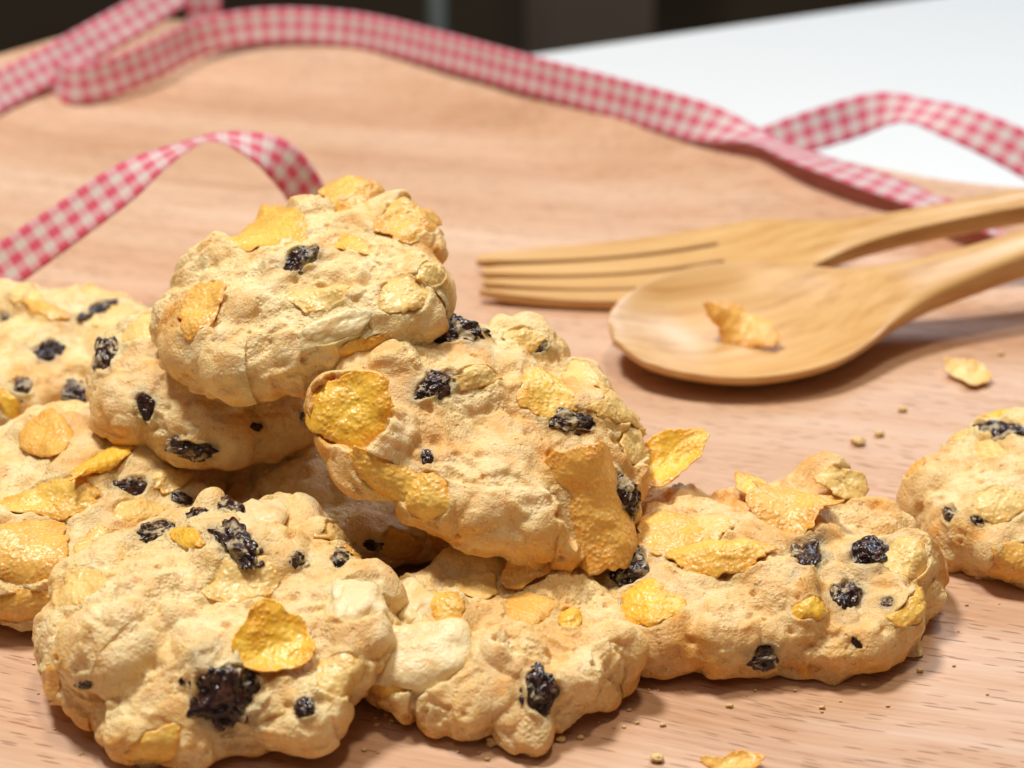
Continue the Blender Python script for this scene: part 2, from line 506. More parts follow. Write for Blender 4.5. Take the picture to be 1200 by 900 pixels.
def rot_xyz(rx, ry, rz):
    rx, ry, rz = map(math.radians, (rx, ry, rz))
    X = np.array([[1, 0, 0], [0, math.cos(rx), -math.sin(rx)], [0, math.sin(rx), math.cos(rx)]])
    Y = np.array([[math.cos(ry), 0, math.sin(ry)], [0, 1, 0], [-math.sin(ry), 0, math.cos(ry)]])
    Z = np.array([[math.cos(rz), -math.sin(rz), 0], [math.sin(rz), math.cos(rz), 0], [0, 0, 1]])
    return Y @ X @ Z

def flake_mesh(P, A, B, n, seed, bend=(0.1, 0.05), thick=0.05, big=False, jag=0.14, curl=0.0, hsurf=None, box=0.0):
    rnd = np.random.RandomState(seed)
    rings, seg = (24, 84) if big else (13, 48)
    th = np.linspace(0, 2 * math.pi, seg, endpoint=False)
    cyc = np.stack([np.cos(th), np.sin(th), np.zeros(seg)], 1)
    rad = 1 + jag * 1.3 * noise(cyc * 1.3, seed * .37) + jag * noise(cyc * 3.1, seed * .71) + jag * 0.55 * noise(cyc * 8, seed * .13)
    # squarish corner now and then
    ph = rnd.rand() * 6.28
    if box: rad *= (1 - box) + box * (np.abs(cyc[:, 0]) ** 5 + np.abs(cyc[:, 1]) ** 5) ** (-1 / 5)
    else: rad *= 1 + 0.10 * np.cos(3 * th + ph) + 0.05 * np.cos(5 * th + 2 * ph)
    V, E = [], []
    la, lb = np.linalg.norm(A), np.linalg.norm(B)
    L = (la + lb) / 2
    for j in range(rings):
        t_ = (j + 1) / rings
        for layer in (1,):
            u = cyc[:, 0] * rad * t_; v = cyc[:, 1] * rad * t_
            V.append(np.stack([u, v], 1)); E.append(np.full(seg, t_))
    uv = np.vstack([[[0, 0]]] + V); e = np.concatenate([[0]] + E)
    q3 = np.column_stack([uv[:, 0] * la, uv[:, 1] * lb, np.zeros(len(uv))])
    z = L * (bend[0] * (uv[:, 0] ** 2) * 2 + bend[1] * (uv[:, 1] ** 2) * 2)
    z += L * 0.16 * noise(q3 / (L * 0.9), seed * .9 + 3) + 0.05 * L * noise(q3 / (L * .35), seed + 5.)
    if curl: z += L * curl * np.maximum(0, uv[:, 0]) ** 2
    if hsurf is not None:                       # baked in: follows the dough, edges dip under it here and there
        z = hsurf(uv[:, 0], uv[:, 1]) + 0.35 * z - 0.045 * e ** 4 * (0.6 + noise(q3 / (L * .5), seed + 7.))
    bub = 0.016 * np.abs(noise(q3 / 0.10, seed + 9.)) + 0.012 * noise(q3 / 0.16, seed + 2.)
    tz = thick * (1 - 0.55 * e ** 4)
    top = P + uv[:, :1] * A + uv[:, 1:] * B + (z + bub + tz / 2)[:, None] * n
    bot = P + uv[:, :1] * A + uv[:, 1:] * B + (z + bub * 0.5 - tz / 2)[:, None] * n
    n1 = len(uv)
    Fq, Ft = [], []
    def idx(j, i): return 1 + j * seg + i % seg
    for i in range(seg):
        Ft.append((0, idx(0, i), idx(0, i + 1))); Ft.append((n1, n1 + idx(0, i + 1), n1 + idx(0, i)))
        Fq.append((idx(rings - 1, i), n1 + idx(rings - 1, i), n1 + idx(rings - 1, i + 1), idx(rings - 1, i + 1)))
        for j in range(rings - 1):
            Fq.append((idx(j, i), idx(j + 1, i), idx(j + 1, i + 1), idx(j, i + 1)))
            Fq.append((n1 + idx(j, i), n1 + idx(j, i + 1), n1 + idx(j + 1, i + 1), n1 + idx(j + 1, i)))
    return np.vstack([top, bot]), Ft + Fq, np.concatenate([e, e]) ** 3

def blob_mesh(P, A, B, N3, seed, wrinkle=0.2, n=12, sq=2.0):
    V, F = cube_sphere(n)
    V = V.copy()
    V = V / (np.sum(np.abs(V) ** sq, axis=1) ** (1 / sq))[:, None]
    w = 1 + 0.34 * noise(V * 1.3, seed * .3) - wrinkle * (0.5 - np.abs(noise(V * 2.6, seed * .7))) - wrinkle * 0.28 * (0.4 - np.abs(noise(V * 4.6, seed * .2)))
    V = V * w[:, None]
    return P + V[:, :1] * A + V[:, 1:2] * B + V[:, 2:] * N3, F

def img_axes(Pw, nw, w_px, h_px, ang):
    """vectors in the tangent plane that look w_px by h_px, turned by ang degrees, from the front"""
    _, _, d = project(Pw[None])
    d = d[0]
    view = unit(Pw - CAM)
    a = math.radians(ang)
    out = []
    for L, (c, s) in ((w_px / 2, (math.cos(a), math.sin(a))), (h_px / 2, (-math.sin(a), math.cos(a)))):
        q = (AX_R * c + AX_U * s) * (L * d / FPX)
        den = min(-0.42, view @ nw)
        v = q - view * ((q @ nw) / den)
        mx = 1.9 * np.linalg.norm(q)
        l = np.linalg.norm(v)
        if l > mx: v *= mx / l
        out.append(v)
    return out

DEBUG = []
def make_cookie(c, a, b, H, rot, seed, label, items, lumps=(), n=118, toast=0.0, flange=0.8, rough=1.0, group='raisin and corn flake cookies'):
    rnd = np.random.RandomState(seed)
    R = rot_xyz(*rot); c = np.array(c, float)
    S, F = cube_sphere(n)
    D = S * np.array([a, b, H * 0.62]); D /= np.linalg.norm(D, axis=1)[:, None]
    zc = 0.42 * H
    hz = np.where(D[:, 2] > 0, H - zc, zc)
    ex = np.where(D[:, 2] > 0, 2.5, 3.6)
    th = np.arctan2(D[:, 1], D[:, 0])
    ring = np.stack([np.cos(th), np.sin(th), np.zeros_like(th)], 1)
    out = 1 + 0.11 * noise(ring * 1.2, seed) + 0.08 * noise(ring * 2.8, seed + .5) + 0.05 * noise(ring * 6, seed + .7)
    rho = np.hypot(D[:, 0] / (a * out), D[:, 1] / (b * out))
    tt = (rho ** ex + (np.abs(D[:, 2]) / hz) ** ex) ** (-1 / ex)
    V = D * tt[:, None]; V[:, 2] += zc
    N = vnormals(V, F)
    topm = sstep(-0.75, -0.1, N[:, 2])
    # ----- lumpy drop-cookie relief
    warp = np.stack([noise(V / 0.5, seed + 1.1), noise(V / 0.5, seed + 2.2), noise(V / 0.5, seed + 3.3)], 1) * 0.16
    Vw = V + warp
    disp = 0.20 * noise(V / 1.25, seed + 4.) * rough
    cand = np.where(N[:, 2] > -0.35)[0]
    side = np.where((N[:, 2] > -0.45) & (N[:, 2] < 0.55))[0]
    caps = np.zeros(len(V))
    for k in range(64):
        src = side if k % 3 == 0 else cand
        s = V[src[rnd.randint(len(src))]]
        r = rnd.uniform(0.20, 0.75) if k < 40 else rnd.uniform(0.10, 0.25)
        h = r * rnd.uniform(0.25, 0.5)
        st = 1 + 0.5 * (rnd.rand(3) - .5)
        d2 = np.sum(((Vw - s) * st) ** 2, axis=1) / r ** 2
        caps = np.maximum(caps, h * np.sqrt(np.clip(1 - d2, 0, 1)) ** 1.1)
    disp += caps * 0.86 * rough
    disp += 0.045 * noise(V / 0.45, seed + 6.) + 0.022 * noise(V / 0.22, seed + 7.) + 0.010 * noise(V / 0.11, seed + 8.)
    # the crust is torn: smooth plateaus with steep ragged edges, open crumb between them
    Vq = V + 0.6 * warp + 0.05 * np.stack([noise(V / 0.13, seed + 31.), noise(V / 0.13, seed + 32.), noise(V / 0.13, seed + 33.)], 1)
    pl1 = sstep(-0.03, 0.05, noise(Vq / 0.80, seed + 34.) + 0.05)
    pl2 = sstep(-0.02, 0.06, noise(Vq / 0.40, seed + 35.) - 0.04)
    disp += rough * (0.065 * pl1 + 0.030 * pl2)
    crum = np.clip(1 - 0.75 * pl1 - 0.5 * pl2, 0, 1)
    disp += (0.10 + 0.62 * crum) * (0.045 * noise(V / 0.16, seed + 16.) + 0.034 * noise(V / 0.085, seed + 17.))
    # small nubs of dough and oat
    nub = np.zeros(len(V))
    for k in range(42):
        s = V[cand[rnd.randint(len(cand))]]
        r = rnd.uniform(0.06, 0.15)
        near = np.where(np.sum(np.abs(Vq - s), axis=1) < 0.3)[0]
        d2 = np.sum((Vq[near] - s) ** 2, axis=1) / r ** 2
        nub[near] = np.maximum(nub[near], r * rnd.uniform(.25, .6) * np.sqrt(np.clip(1 - d2, 0, 1)))
    disp += nub
    cr = np.abs(noise(V / 0.85, seed + 9.))
    crm = sstep(0.12, 0.45, noise(V / 1.1, seed + 10.))
    disp -= 0.07 * np.exp(-(cr / 0.07) ** 2) * crm
    for k in range(34):
        s = V[cand[rnd.randint(len(cand))]]
        r = rnd.uniform(0.035, 0.085)
        d2 = np.sum((V - s) ** 2, axis=1) / r ** 2
        disp -= rnd.uniform(0.04, 0.10) * np.exp(-d2)
    V = V + N * (disp * topm)[:, None]
    # soften the lumps, then put the fine crumb back
    deg = np.bincount(F.ravel(), minlength=len(V)) * 2.0
    for _ in range(4):
        acc = np.zeros_like(V)
        for q in range(4):
            for ax in range(3):
                acc[:, ax] += np.bincount(F[:, q], V[F[:, (q + 1) % 4], ax] + V[F[:, (q + 3) % 4], ax], len(V))
        V = 0.45 * V + 0.55 * acc / deg[:, None]
    V = V + N * ((0.3 + crum) * (0.012 * noise(V / 0.13, seed + 41.) + 0.009 * noise(V / 0.08, seed + 42.)) * topm)[:, None]
    for k in range(80):
        q = V[cand[rnd.randint(len(cand))]]
        r = rnd.uniform(0.03, 0.075)
        near = np.where(np.sum(np.abs(V - q), axis=1) < 0.25)[0]
        V[near] -= N[near] * (rnd.uniform(0.04, 0.10) * np.exp(-np.sum((V[near] - q) ** 2, axis=1) / r ** 2))[:, None]
    # thin baked skirt at the foot of the side
    fl = flange * np.clip(0.15 + noise(ring * 2.2, seed + 12.) + 0.4 * noise(ring * 7, seed + 13.), 0, 1)
    band = np.exp(-((V[:, 2] - 0.10) / 0.09) ** 2) * sstep(0.75, 0.95, np.hypot(V[:, 0] / a, V[:, 1] / b))
    V[:, :2] += ring[:, :2] * (fl * band * 0.7)[:, None]
    V[:, 2] = np.maximum(V[:, 2], 0.0 + 0.02 * noise(V / 0.3, seed + 14.))
    # ----- individual lumps seen in the outline (pixel, radius cm, height cm)
    def world(V): return V @ R.T + c
    def pick(px, py):
        W = world(V); x, y, d = project(W)
        Nw = vnormals(V, F) @ R.T
        facing = np.einsum('ij,ij->i', Nw, CAM - W) > 0
        q = np.hypot(x - px, y - py) + (d - d.min()) * 2.0 + np.where(facing, 0, 1e4)
        return int(np.argmin(q)), Nw
    for (px, py, r, h) in lumps:
        i, _ = pick(px, py)
        s = V[i].copy(); nn = unit(np.mean(vnormals(V, F)[np.sum((V - s) ** 2, 1) < (r * 1.2) ** 2], axis=0))
        d2 = np.sum((V + 0.25 * warp - s) ** 2, axis=1) / r ** 2
        V = V + nn * (h * np.sqrt(np.clip(1 - d2, 0, 1)))[:, None]
    # ----- pieces baked into the dough
    parts = []
    stain = np.zeros(len(V))
    for it in items:
        kind, px, py, w, h, ang = it[:6]
        opt = it[6] if len(it) > 6 else {}
        i, Nw = pick(px, py)
        s = V[i].copy()
        W = world(V)
        rw = (w + h) / 4 * project(W[i][None])[2][0] / FPX
        near = np.sum((V - s) ** 2, 1) < (rw * 1.1) ** 2
        nw = unit(np.mean(Nw[near], axis=0))
        if 'face' in opt: nw = unit(nw * (1 - opt['face']) + unit(CAM - W[i]) * opt['face'])
        if 'n' in opt: nw = unit(nw + np.array(opt['n']))
        Pw = W[i]
        r_ = ray(px, py); den = r_ @ nw                       # slide the point on its tangent plane to the exact pixel
        if abs(den) > 0.2:
            q = CAM + r_ * (((Pw - CAM) @ nw) / den)
            if np.linalg.norm(q - Pw) < 0.8: Pw = q
        A, B = img_axes(Pw, nw, w, h, ang)
        # bed the piece: sample the dough's own height under it, press the dough below, squeeze a lip up round it
        nl = R.T @ nw; Pl = R.T @ (Pw - c); Al = R.T @ A; Bl = R.T @ B
        G = np.stack([Al, Bl, nl], 1); loc = (V - Pl) @ np.linalg.inv(G).T
        hgt = loc[:, 2]
        facing = (Nw @ nw) > 0.1
        sel = facing & (np.abs(hgt) < max(0.45, rw)) & (np.abs(loc[:, 0]) < 1.6) & (np.abs(loc[:, 1]) < 1.6)
        gx = np.clip(((loc[sel, 0] + 1.6) / 3.2 * 16).astype(int), 0, 15); gy = np.clip(((loc[sel, 1] + 1.6) / 3.2 * 16).astype(int), 0, 15)
        num = np.zeros((16, 16)); cnt = np.zeros((16, 16))
        np.add.at(num, (gx, gy), hgt[sel]); np.add.at(cnt, (gx, gy), 1)
        for _ in range(4):
            pn = np.pad(num, 1, mode='edge'); pc = np.pad(cnt, 1, mode='edge')
            num = (pn[1:-1, 1:-1] * 2 + pn[:-2, 1:-1] + pn[2:, 1:-1] + pn[1:-1, :-2] + pn[1:-1, 2:]) / 6
            cnt = (pc[1:-1, 1:-1] * 2 + pc[:-2, 1:-1] + pc[2:, 1:-1] + pc[1:-1, :-2] + pc[1:-1, 2:]) / 6
        Hg = num / np.maximum(cnt, 1e-6)
        def hsurf(u, v, Hg=Hg):
            x_ = np.clip((u + 1.6) / 3.2 * 16 - .5, 0, 14.999); y_ = np.clip((v + 1.6) / 3.2 * 16 - .5, 0, 14.999)
            i0 = x_.astype(int); j0 = y_.astype(int); fx = x_ - i0; fy = y_ - j0
            return Hg[i0, j0] * (1 - fx) * (1 - fy) + Hg[i0 + 1, j0] * fx * (1 - fy) + Hg[i0, j0 + 1] * (1 - fx) * fy + Hg[i0 + 1, j0 + 1] * fx * fy
        rr = np.hypot(loc[:, 0], loc[:, 1]) + 0.16 * noise(V / 0.3, seed + px * .01) + 0.08 * noise(V / 0.12, seed + px * .02)
        local = facing & (np.abs(hgt) < max(0.5, rw))
        hs = hsurf(loc[:, 0], loc[:, 1])
        bed = hs - 0.015 if kind == 'F' else hs - 0.05
        if kind == 'F' and opt.get('lift', 0) > .045: bed = np.minimum(bed, opt['lift'] - 0.06)
        m = sstep(1.02, 0.80, rr) * local
        if kind == 'R': rr = rr + 0.5 * noise(V / (rw * .9 + .05), seed + px * .03); m = sstep(1.05, 0.6, rr) * local
        V = V - nl * (m * np.maximum(0, hgt - bed))[:, None]
        lip = opt.get('lip', 0.05) * np.exp(-((rr - 1.02) / 0.16) ** 2) * local * np.clip(noise(V / 0.35, seed + py * .013) + .45, 0, 1) * 1.3
        V = V + nl * lip[:, None]
        if kind == 'R' and opt.get('lift', 0) == 0:
            stain = np.maximum(stain, 0.75 * sstep(1.9, 0.95, rr) * local * np.clip(noise(V / 0.4, seed + px * .017) + .45, 0, 1))
        parts.append((kind, Pl + nl * opt.get('lift', 0.0), Al, Bl, nl, opt, w, h, hsurf))
    # ----- colour of baking: browner at the foot and on exposed knobs
    W = world(V)
    tz = 0.95 * np.exp(-((V[:, 2] - 0.0) / 0.46) ** 2) + np.clip(noise(V / 0.9, seed + 20.) + 0.02, 0, 1) * 0.9 + np.clip(noise(V / 0.33, seed + 21.) - .10, 0, 1) * .8 + toast
    tz = np.where(N[:, 2] < -0.6, 0.75, tz)
    root = empty('cookie', c, R)
    tag(root, label, 'cookie', group)
    mesh_obj('dough', V, F, M_DOUGH, root, attrs={'toast': np.clip(tz * (1 - .55 * crum), 0, 1), 'stain': stain, 'crumb': crum})
    x, y, _ = project(W)
    DEBUG.append((label, x.min(), x.max(), y.min(), y.max(), W[:, 2].min(), W[:, 2].max()))
    for k, (kind, P, A, B, nl, opt, w, h, hsurf) in enumerate(parts):
        sd = seed * 31 + k * 7 + 1
        if kind == 'F':
            big = max(w, h) > 75
            bd = opt.get('bend', (rnd.uniform(-.16, .10), rnd.uniform(-.16, .10)))
            Vf, Ff, e = flake_mesh(P + nl * 0.035, A, B, nl, sd, bd, 0.038, big, opt.get('jag', 0.13), opt.get('curl', 0.0), None if opt.get('lift', 0) > .045 else hsurf, opt.get('box', 0.0))
            mesh_obj('corn_flake', Vf, Ff, M_FLAKE[opt.get('c', 'y')], root, attrs={'edge': e})
        elif kind == 'R':
            L = min(np.linalg.norm(A), np.linalg.norm(B))
            h0 = float(hsurf(np.zeros(1), np.zeros(1))[0])
            Vr, Fr = blob_mesh(P + nl * (h0 - L * 0.36), A * 1.18, B * 1.18, nl * L * 0.80, sd, 0.34, 26 if max(w, h) > 35 else 14)
            mesh_obj('raisin', Vr, Fr, M_RAISIN, root)
        else:
            L = min(np.linalg.norm(A), np.linalg.norm(B))
            h0 = float(hsurf(np.zeros(1), np.zeros(1))[0])
            Vr, Fr = blob_mesh(P + nl * (h0 - L * 0.16), A * 1.05, B * 1.05, nl * L * opt.get('t', 0.6), sd, 0.08, 20, 2.5)
            mesh_obj('nut', Vr, Fr, M_NUT, root)
    return root

F_, R_, N_ = 'F', 'R', 'N'
# back left
make_cookie((-8.9, 29.0, 0.0), 2.5, 2.25, 1.75, (6, 4, 20), 41, 'cookie lying at the far left behind the stack, below the ribbon curl', [
    (F_, 130, 377, 62, 32, 10, dict(c='p')), (F_, 48, 360, 44, 20, -10, dict(c='o')), (F_, 125, 338, 72, 28, 8, dict(c='p')),
    (F_, 10, 475, 24, 42, 30, dict(c='b')), (F_, 30, 345, 40, 22, 0, dict(c='p')),
    (R_, 57, 412, 40, 24, 15), (R_, 26, 452, 22, 24, 0), (R_, 88, 462, 26, 36, 10), (R_, 118, 360, 46, 16, 25), (R_, 4, 372, 16, 12, 0)], n=100)
# left middle
make_cookie((-7.0, 23.9, 0.0), 2.7, 2.2, 1.55, (5, 0, 70), 52, 'cookie at the left edge with a large orange flake, under the stack', [
    (F_, 55, 512, 62, 58, -20, dict(c='o', lift=.03)), (F_, 122, 541, 82, 24, 25, dict(c='b', lift=.05)), (F_, 62, 588, 122, 42, 6, dict(c='y')),
    (F_, 30, 642, 128, 84, 8, dict(c='o', lift=.04, bend=(-.08, -.12))), (F_, 160, 600, 58, 34, 0, dict(c='p')), (F_, 20, 712, 92, 40, 12, dict(c='o')),
    (F_, 205, 560, 50, 26, 10, dict(c='p')), (F_, 110, 640, 44, 40, 40, dict(c='p')),
    (R_, 155, 570, 46, 20, 0), (R_, 215, 585, 26, 14, -20)], n=100)
# hidden base of the stack
make_cookie((-2.3, 24.7, 0.0), 2.4, 2.0, 1.2, (0, 0, 10), 63, 'shaded cookie at the bottom of the stack, mostly hidden under the leaning cookie', [
    (F_, 545, 660, 70, 34, -5, dict(c='y')), (F_, 470, 640, 56, 36, -20, dict(c='y')), (R_, 440, 640, 26, 14, 0), (R_, 600, 668, 30, 18, 0)], n=90)
# second from top
make_cookie((-4.85, 25.5, 1.5), 1.92, 1.95, 1.45, (6, 4, 0), 74, 'smooth pale cookie with few raisins, directly under the top cookie', [
    (F_, 168, 385, 62, 36, 20, dict(c='p')), (R_, 124, 420, 28, 46, -12, dict(face=.5)), (R_, 172, 478, 20, 36, 20, dict(face=.3)), (R_, 222, 527, 50, 24, -8, dict(face=.4)),
    (R_, 372, 490, 30, 16, 0), (R_, 300, 500, 18, 9, 0), (F_, 365, 525, 46, 22, 20, dict(c='p'))], rough=0.7, flange=.3)
# leaning cookie
make_cookie((-0.5, 23.3, 1.95), 2.5, 1.95, 1.15, (20, 20, 0), 85, 'cookie leaning right below the top cookie, a big curled flake hanging down', [
    (F_, 412, 485, 108, 96, -35, dict(c='b', lift=.06, face=.5, bend=(-.12, -.05))), (F_, 692, 594, 98, 152, 16, dict(c='o', lift=.16, face=.65, bend=(-.30, 0.04), jag=.10, box=.6)),
    (F_, 640, 458, 78, 56, -38, dict(c='y', lift=.04)), (F_, 500, 582, 60, 62, 0, dict(c='y', face=.3)), (F_, 610, 402, 48, 28, -10, dict(c='p')),
    (F_, 735, 480, 72, 42, -25, dict(c='p', lift=.03)), (F_, 690, 440, 60, 32, -30, dict(c='p')), (F_, 450, 560, 90, 40, -30, dict(c='y')), (F_, 560, 440, 56, 26, 5, dict(c='p')),
    (F_, 745, 520, 44, 50, 10, dict(c='p')),
    (R_, 522, 385, 78, 34, 5, dict(face=.3)), (R_, 508, 452, 46, 34, 25), (R_, 632, 405, 28, 18, -10), (R_, 665, 492, 48, 26, -4), (R_, 731, 578, 36, 52, 25), (R_, 500, 535, 14, 18, 10)],
    lumps=[(455, 500, .5, .16), (600, 590, .8, .12)], n=140, toast=.14)
# right cookie
make_cookie((3.75, 22.1, 0.0), 2.6, 2.15, 1.12, (4, 0, 0), 96, 'flat cookie with dark raisins and piled flakes, lying right of the stack', [
    (F_, 784, 548, 96, 52, 32, dict(c='b', lift=.22, n=(0.1, -.9, .2), bend=(.1, .1), lip=0)), (F_, 785, 622, 96, 54, 0, dict(c='o')), (F_, 845, 652, 124, 44, 5, dict(c='y', lift=.08, bend=(-.1, -.15))),
    (F_, 925, 596, 104, 56, -12, dict(c='o', lift=.08, bend=(.12, -.2), jag=.22)), (F_, 760, 708, 78, 62, 0, dict(c='b', face=.4)), (F_, 885, 585, 60, 26, -20, dict(c='y', lift=.1)),
    (F_, 952, 712, 44, 28, 10, dict(c='b')), (F_, 1062, 650, 60, 52, 0, dict(c='p')), (F_, 830, 620, 60, 36, 15, dict(c='p')), (F_, 985, 570, 60, 34, -20, dict(c='p', lift=.05)),
    (F_, 1078, 710, 30, 46, -20, dict(c='y')),
    (R_, 733, 668, 58, 48, 10), (R_, 944, 652, 36, 46, 10), (R_, 1020, 648, 48, 30, 5), (R_, 990, 697, 42, 46, 25), (R_, 896, 770, 36, 28, 0, dict(face=.4)), (R_, 1040, 706, 16, 12, 0), (R_, 1004, 753, 18, 8, -50)],
    lumps=[(966, 556, .5, .40), (830, 745, .7, .16), (980, 765, .9, .15), (1080, 640, .5, .15)], n=140, toast=.26)
# far right
make_cookie((9.1, 24.3, 0.0), 2.4, 1.95, 1.45, (9, -4, 0), 107, 'pale cookie cut off by the right edge, lying alone near the spoon', [
    (F_, 1070, 545, 30, 42, 0, dict(c='o', face=.4)), (F_, 1172, 588, 66, 44, 0, dict(c='p')), (F_, 1190, 664, 66, 50, 5, dict(c='o', face=.3)), (F_, 1168, 472, 50, 18, 5, dict(c='b')),
    (F_, 1105, 490, 40, 26, 10, dict(c='p')), (F_, 1160, 530, 40, 26, -20, dict(c='p')),
    (R_, 1172, 500, 62, 24, 0, dict(lip=.12, lift=-.04)), (R_, 1113, 602, 16, 20, 10), (R_, 1145, 610, 16, 10, 0)], lumps=[(1180, 650, .5, .25)], n=100, rough=.8)
# front left
make_cookie((-4.1, 20.3, 0.25), 2.34, 2.15, 1.35, (11, 0, 0), 118, 'big lumpy front left cookie with a round yellow flake and a large raisin', [
    (F_, 318, 757, 94, 80, 5, dict(c='b', lift=.05, face=.25, bend=(.10, .10), jag=.06)), (F_, 285, 682, 80, 60, 15, dict(c='p')), (F_, 95, 690, 66, 42, 30, dict(c='p')),
    (F_, 48, 808, 56, 40, 20, dict(c='o')), (F_, 405, 790, 60, 54, 20, dict(c='p')), (F_, 215, 627, 46, 24, -20, dict(c='b')), (F_, 395, 625, 40, 30, -20, dict(c='p')), (F_, 180, 880, 70, 40, 10, dict(c='y')),
    (F_, 425, 640, 30, 26, 0, dict(c='o')),
    (R_, 265, 810, 88, 84, 40, dict(face=.3, lip=.09)), (R_, 180, 620, 46, 22, 12), (R_, 276, 632, 58, 34, -35), (R_, 232, 600, 26, 14, 10), (R_, 270, 592, 34, 20, -25), (R_, 400, 652, 26, 22, 0),
    (R_, 357, 828, 24, 24, 0), (R_, 98, 803, 20, 10, 0), (R_, 350, 655, 16, 18, 0),
    (N_, 306, 612, 64, 46, 5), (N_, 418, 708, 66, 62, 20, dict(t=.4))],
    lumps=[(360, 840, .75, .35), (420, 760, .6, .3), (330, 600, .6, .2), (170, 690, .8, .15), (110, 760, .7, .18), (250, 590, .3, .25)], n=150)
# front centre
make_cookie((-0.25, 20.3, 0.0), 1.65, 1.55, 1.05, (4, 0, 0), 129, 'small craggy cookie in the front centre showing a large pale nut', [
    (F_, 520, 702, 46, 42, 0, dict(c='y')), (F_, 618, 716, 62, 46, 0, dict(c='o')), (F_, 616, 672, 58, 44, 25, dict(c='o', lift=.15, n=(0, -.7, .1))), (F_, 668, 728, 28, 26, 0, dict(c='b', lift=.05)),
    (F_, 450, 800, 50, 42, 0, dict(c='y')), (F_, 560, 690, 50, 30, -10, dict(c='p')),
    (N_, 494, 772, 118, 84, 14, dict(t=.5, face=.4)), (N_, 478, 705, 56, 56, 30, dict(t=.5)),
    (R_, 558, 692, 22, 20, 0), (R_, 632, 810, 36, 56, -8, dict(face=.5, lip=.1))],
    lumps=[(722, 760, .48, .42), (612, 855, .42, .35), (600, 770, .5, .25), (520, 832, .7, .22), (680, 790, .4, .2)], n=140, toast=.12)
# top
make_cookie((-3.2, 25.1, 3.22), 2.2, 1.85, 1.36, (14, -12, 0), 140, 'topmost cookie of the stack with yellow flakes and one raisin', [
    (F_, 312, 270, 96, 78, 18, dict(c='y', lift=.03, face=.3, bend=(-.05, -.08))), (F_, 412, 226, 78, 52, 5, dict(c='o', lift=.10, n=(0, -.5, 0), bend=(-.15, -.1))), (F_, 487, 252, 78, 52, -5, dict(c='o', lift=.03)),
    (F_, 238, 362, 56, 78, -20, dict(c='o', face=.3, lift=.02)), (F_, 372, 350, 70, 30, 10, dict(c='p')), (F_, 472, 346, 66, 52, 10, dict(c='p', face=.3)), (F_, 432, 412, 84, 36, 15, dict(c='y', face=.3)),
    (F_, 415, 290, 50, 22, -10, dict(c='y')),
    (N_, 395, 385, 84, 32, 20, dict(face=.3)), (F_, 508, 318, 36, 32, 10, dict(c='p')), (R_, 352, 302, 46, 26, 15, dict(lip=.08))],
    lumps=[(255, 285, .5, .16), (495, 262, .8, .30), (470, 240, .6, .2), (500, 380, .6, .12)], n=130)

# ------------------------------------------------------------------ spoon and fork
def cutlery_frame(p0, p1):
    x = p1 - p0; x[2] = 0; x = unit(x)
    y = np.array([-x[1], x[0], 0])
    return np.stack([x, y, [0, 0, 1.0]], 1)
def interp_smooth(ctrl, s):
    xs, ys = zip(*ctrl); xs = np.array(xs, float); ys = np.array(ys, float)
    m = np.gradient(ys, xs)
    i = np.clip(np.searchsorted(xs, s) - 1, 0, len(xs) - 2)
    h = xs[i + 1] - xs[i]; t_ = (s - xs[i]) / h
    return (ys[i] * (2 * t_ ** 3 - 3 * t_ ** 2 + 1) + h * m[i] * (t_ ** 3 - 2 * t_ ** 2 + t_) + ys[i + 1] * (3 * t_ ** 2 - 2 * t_ ** 3) + h * m[i + 1] * (t_ ** 3 - t_ ** 2))

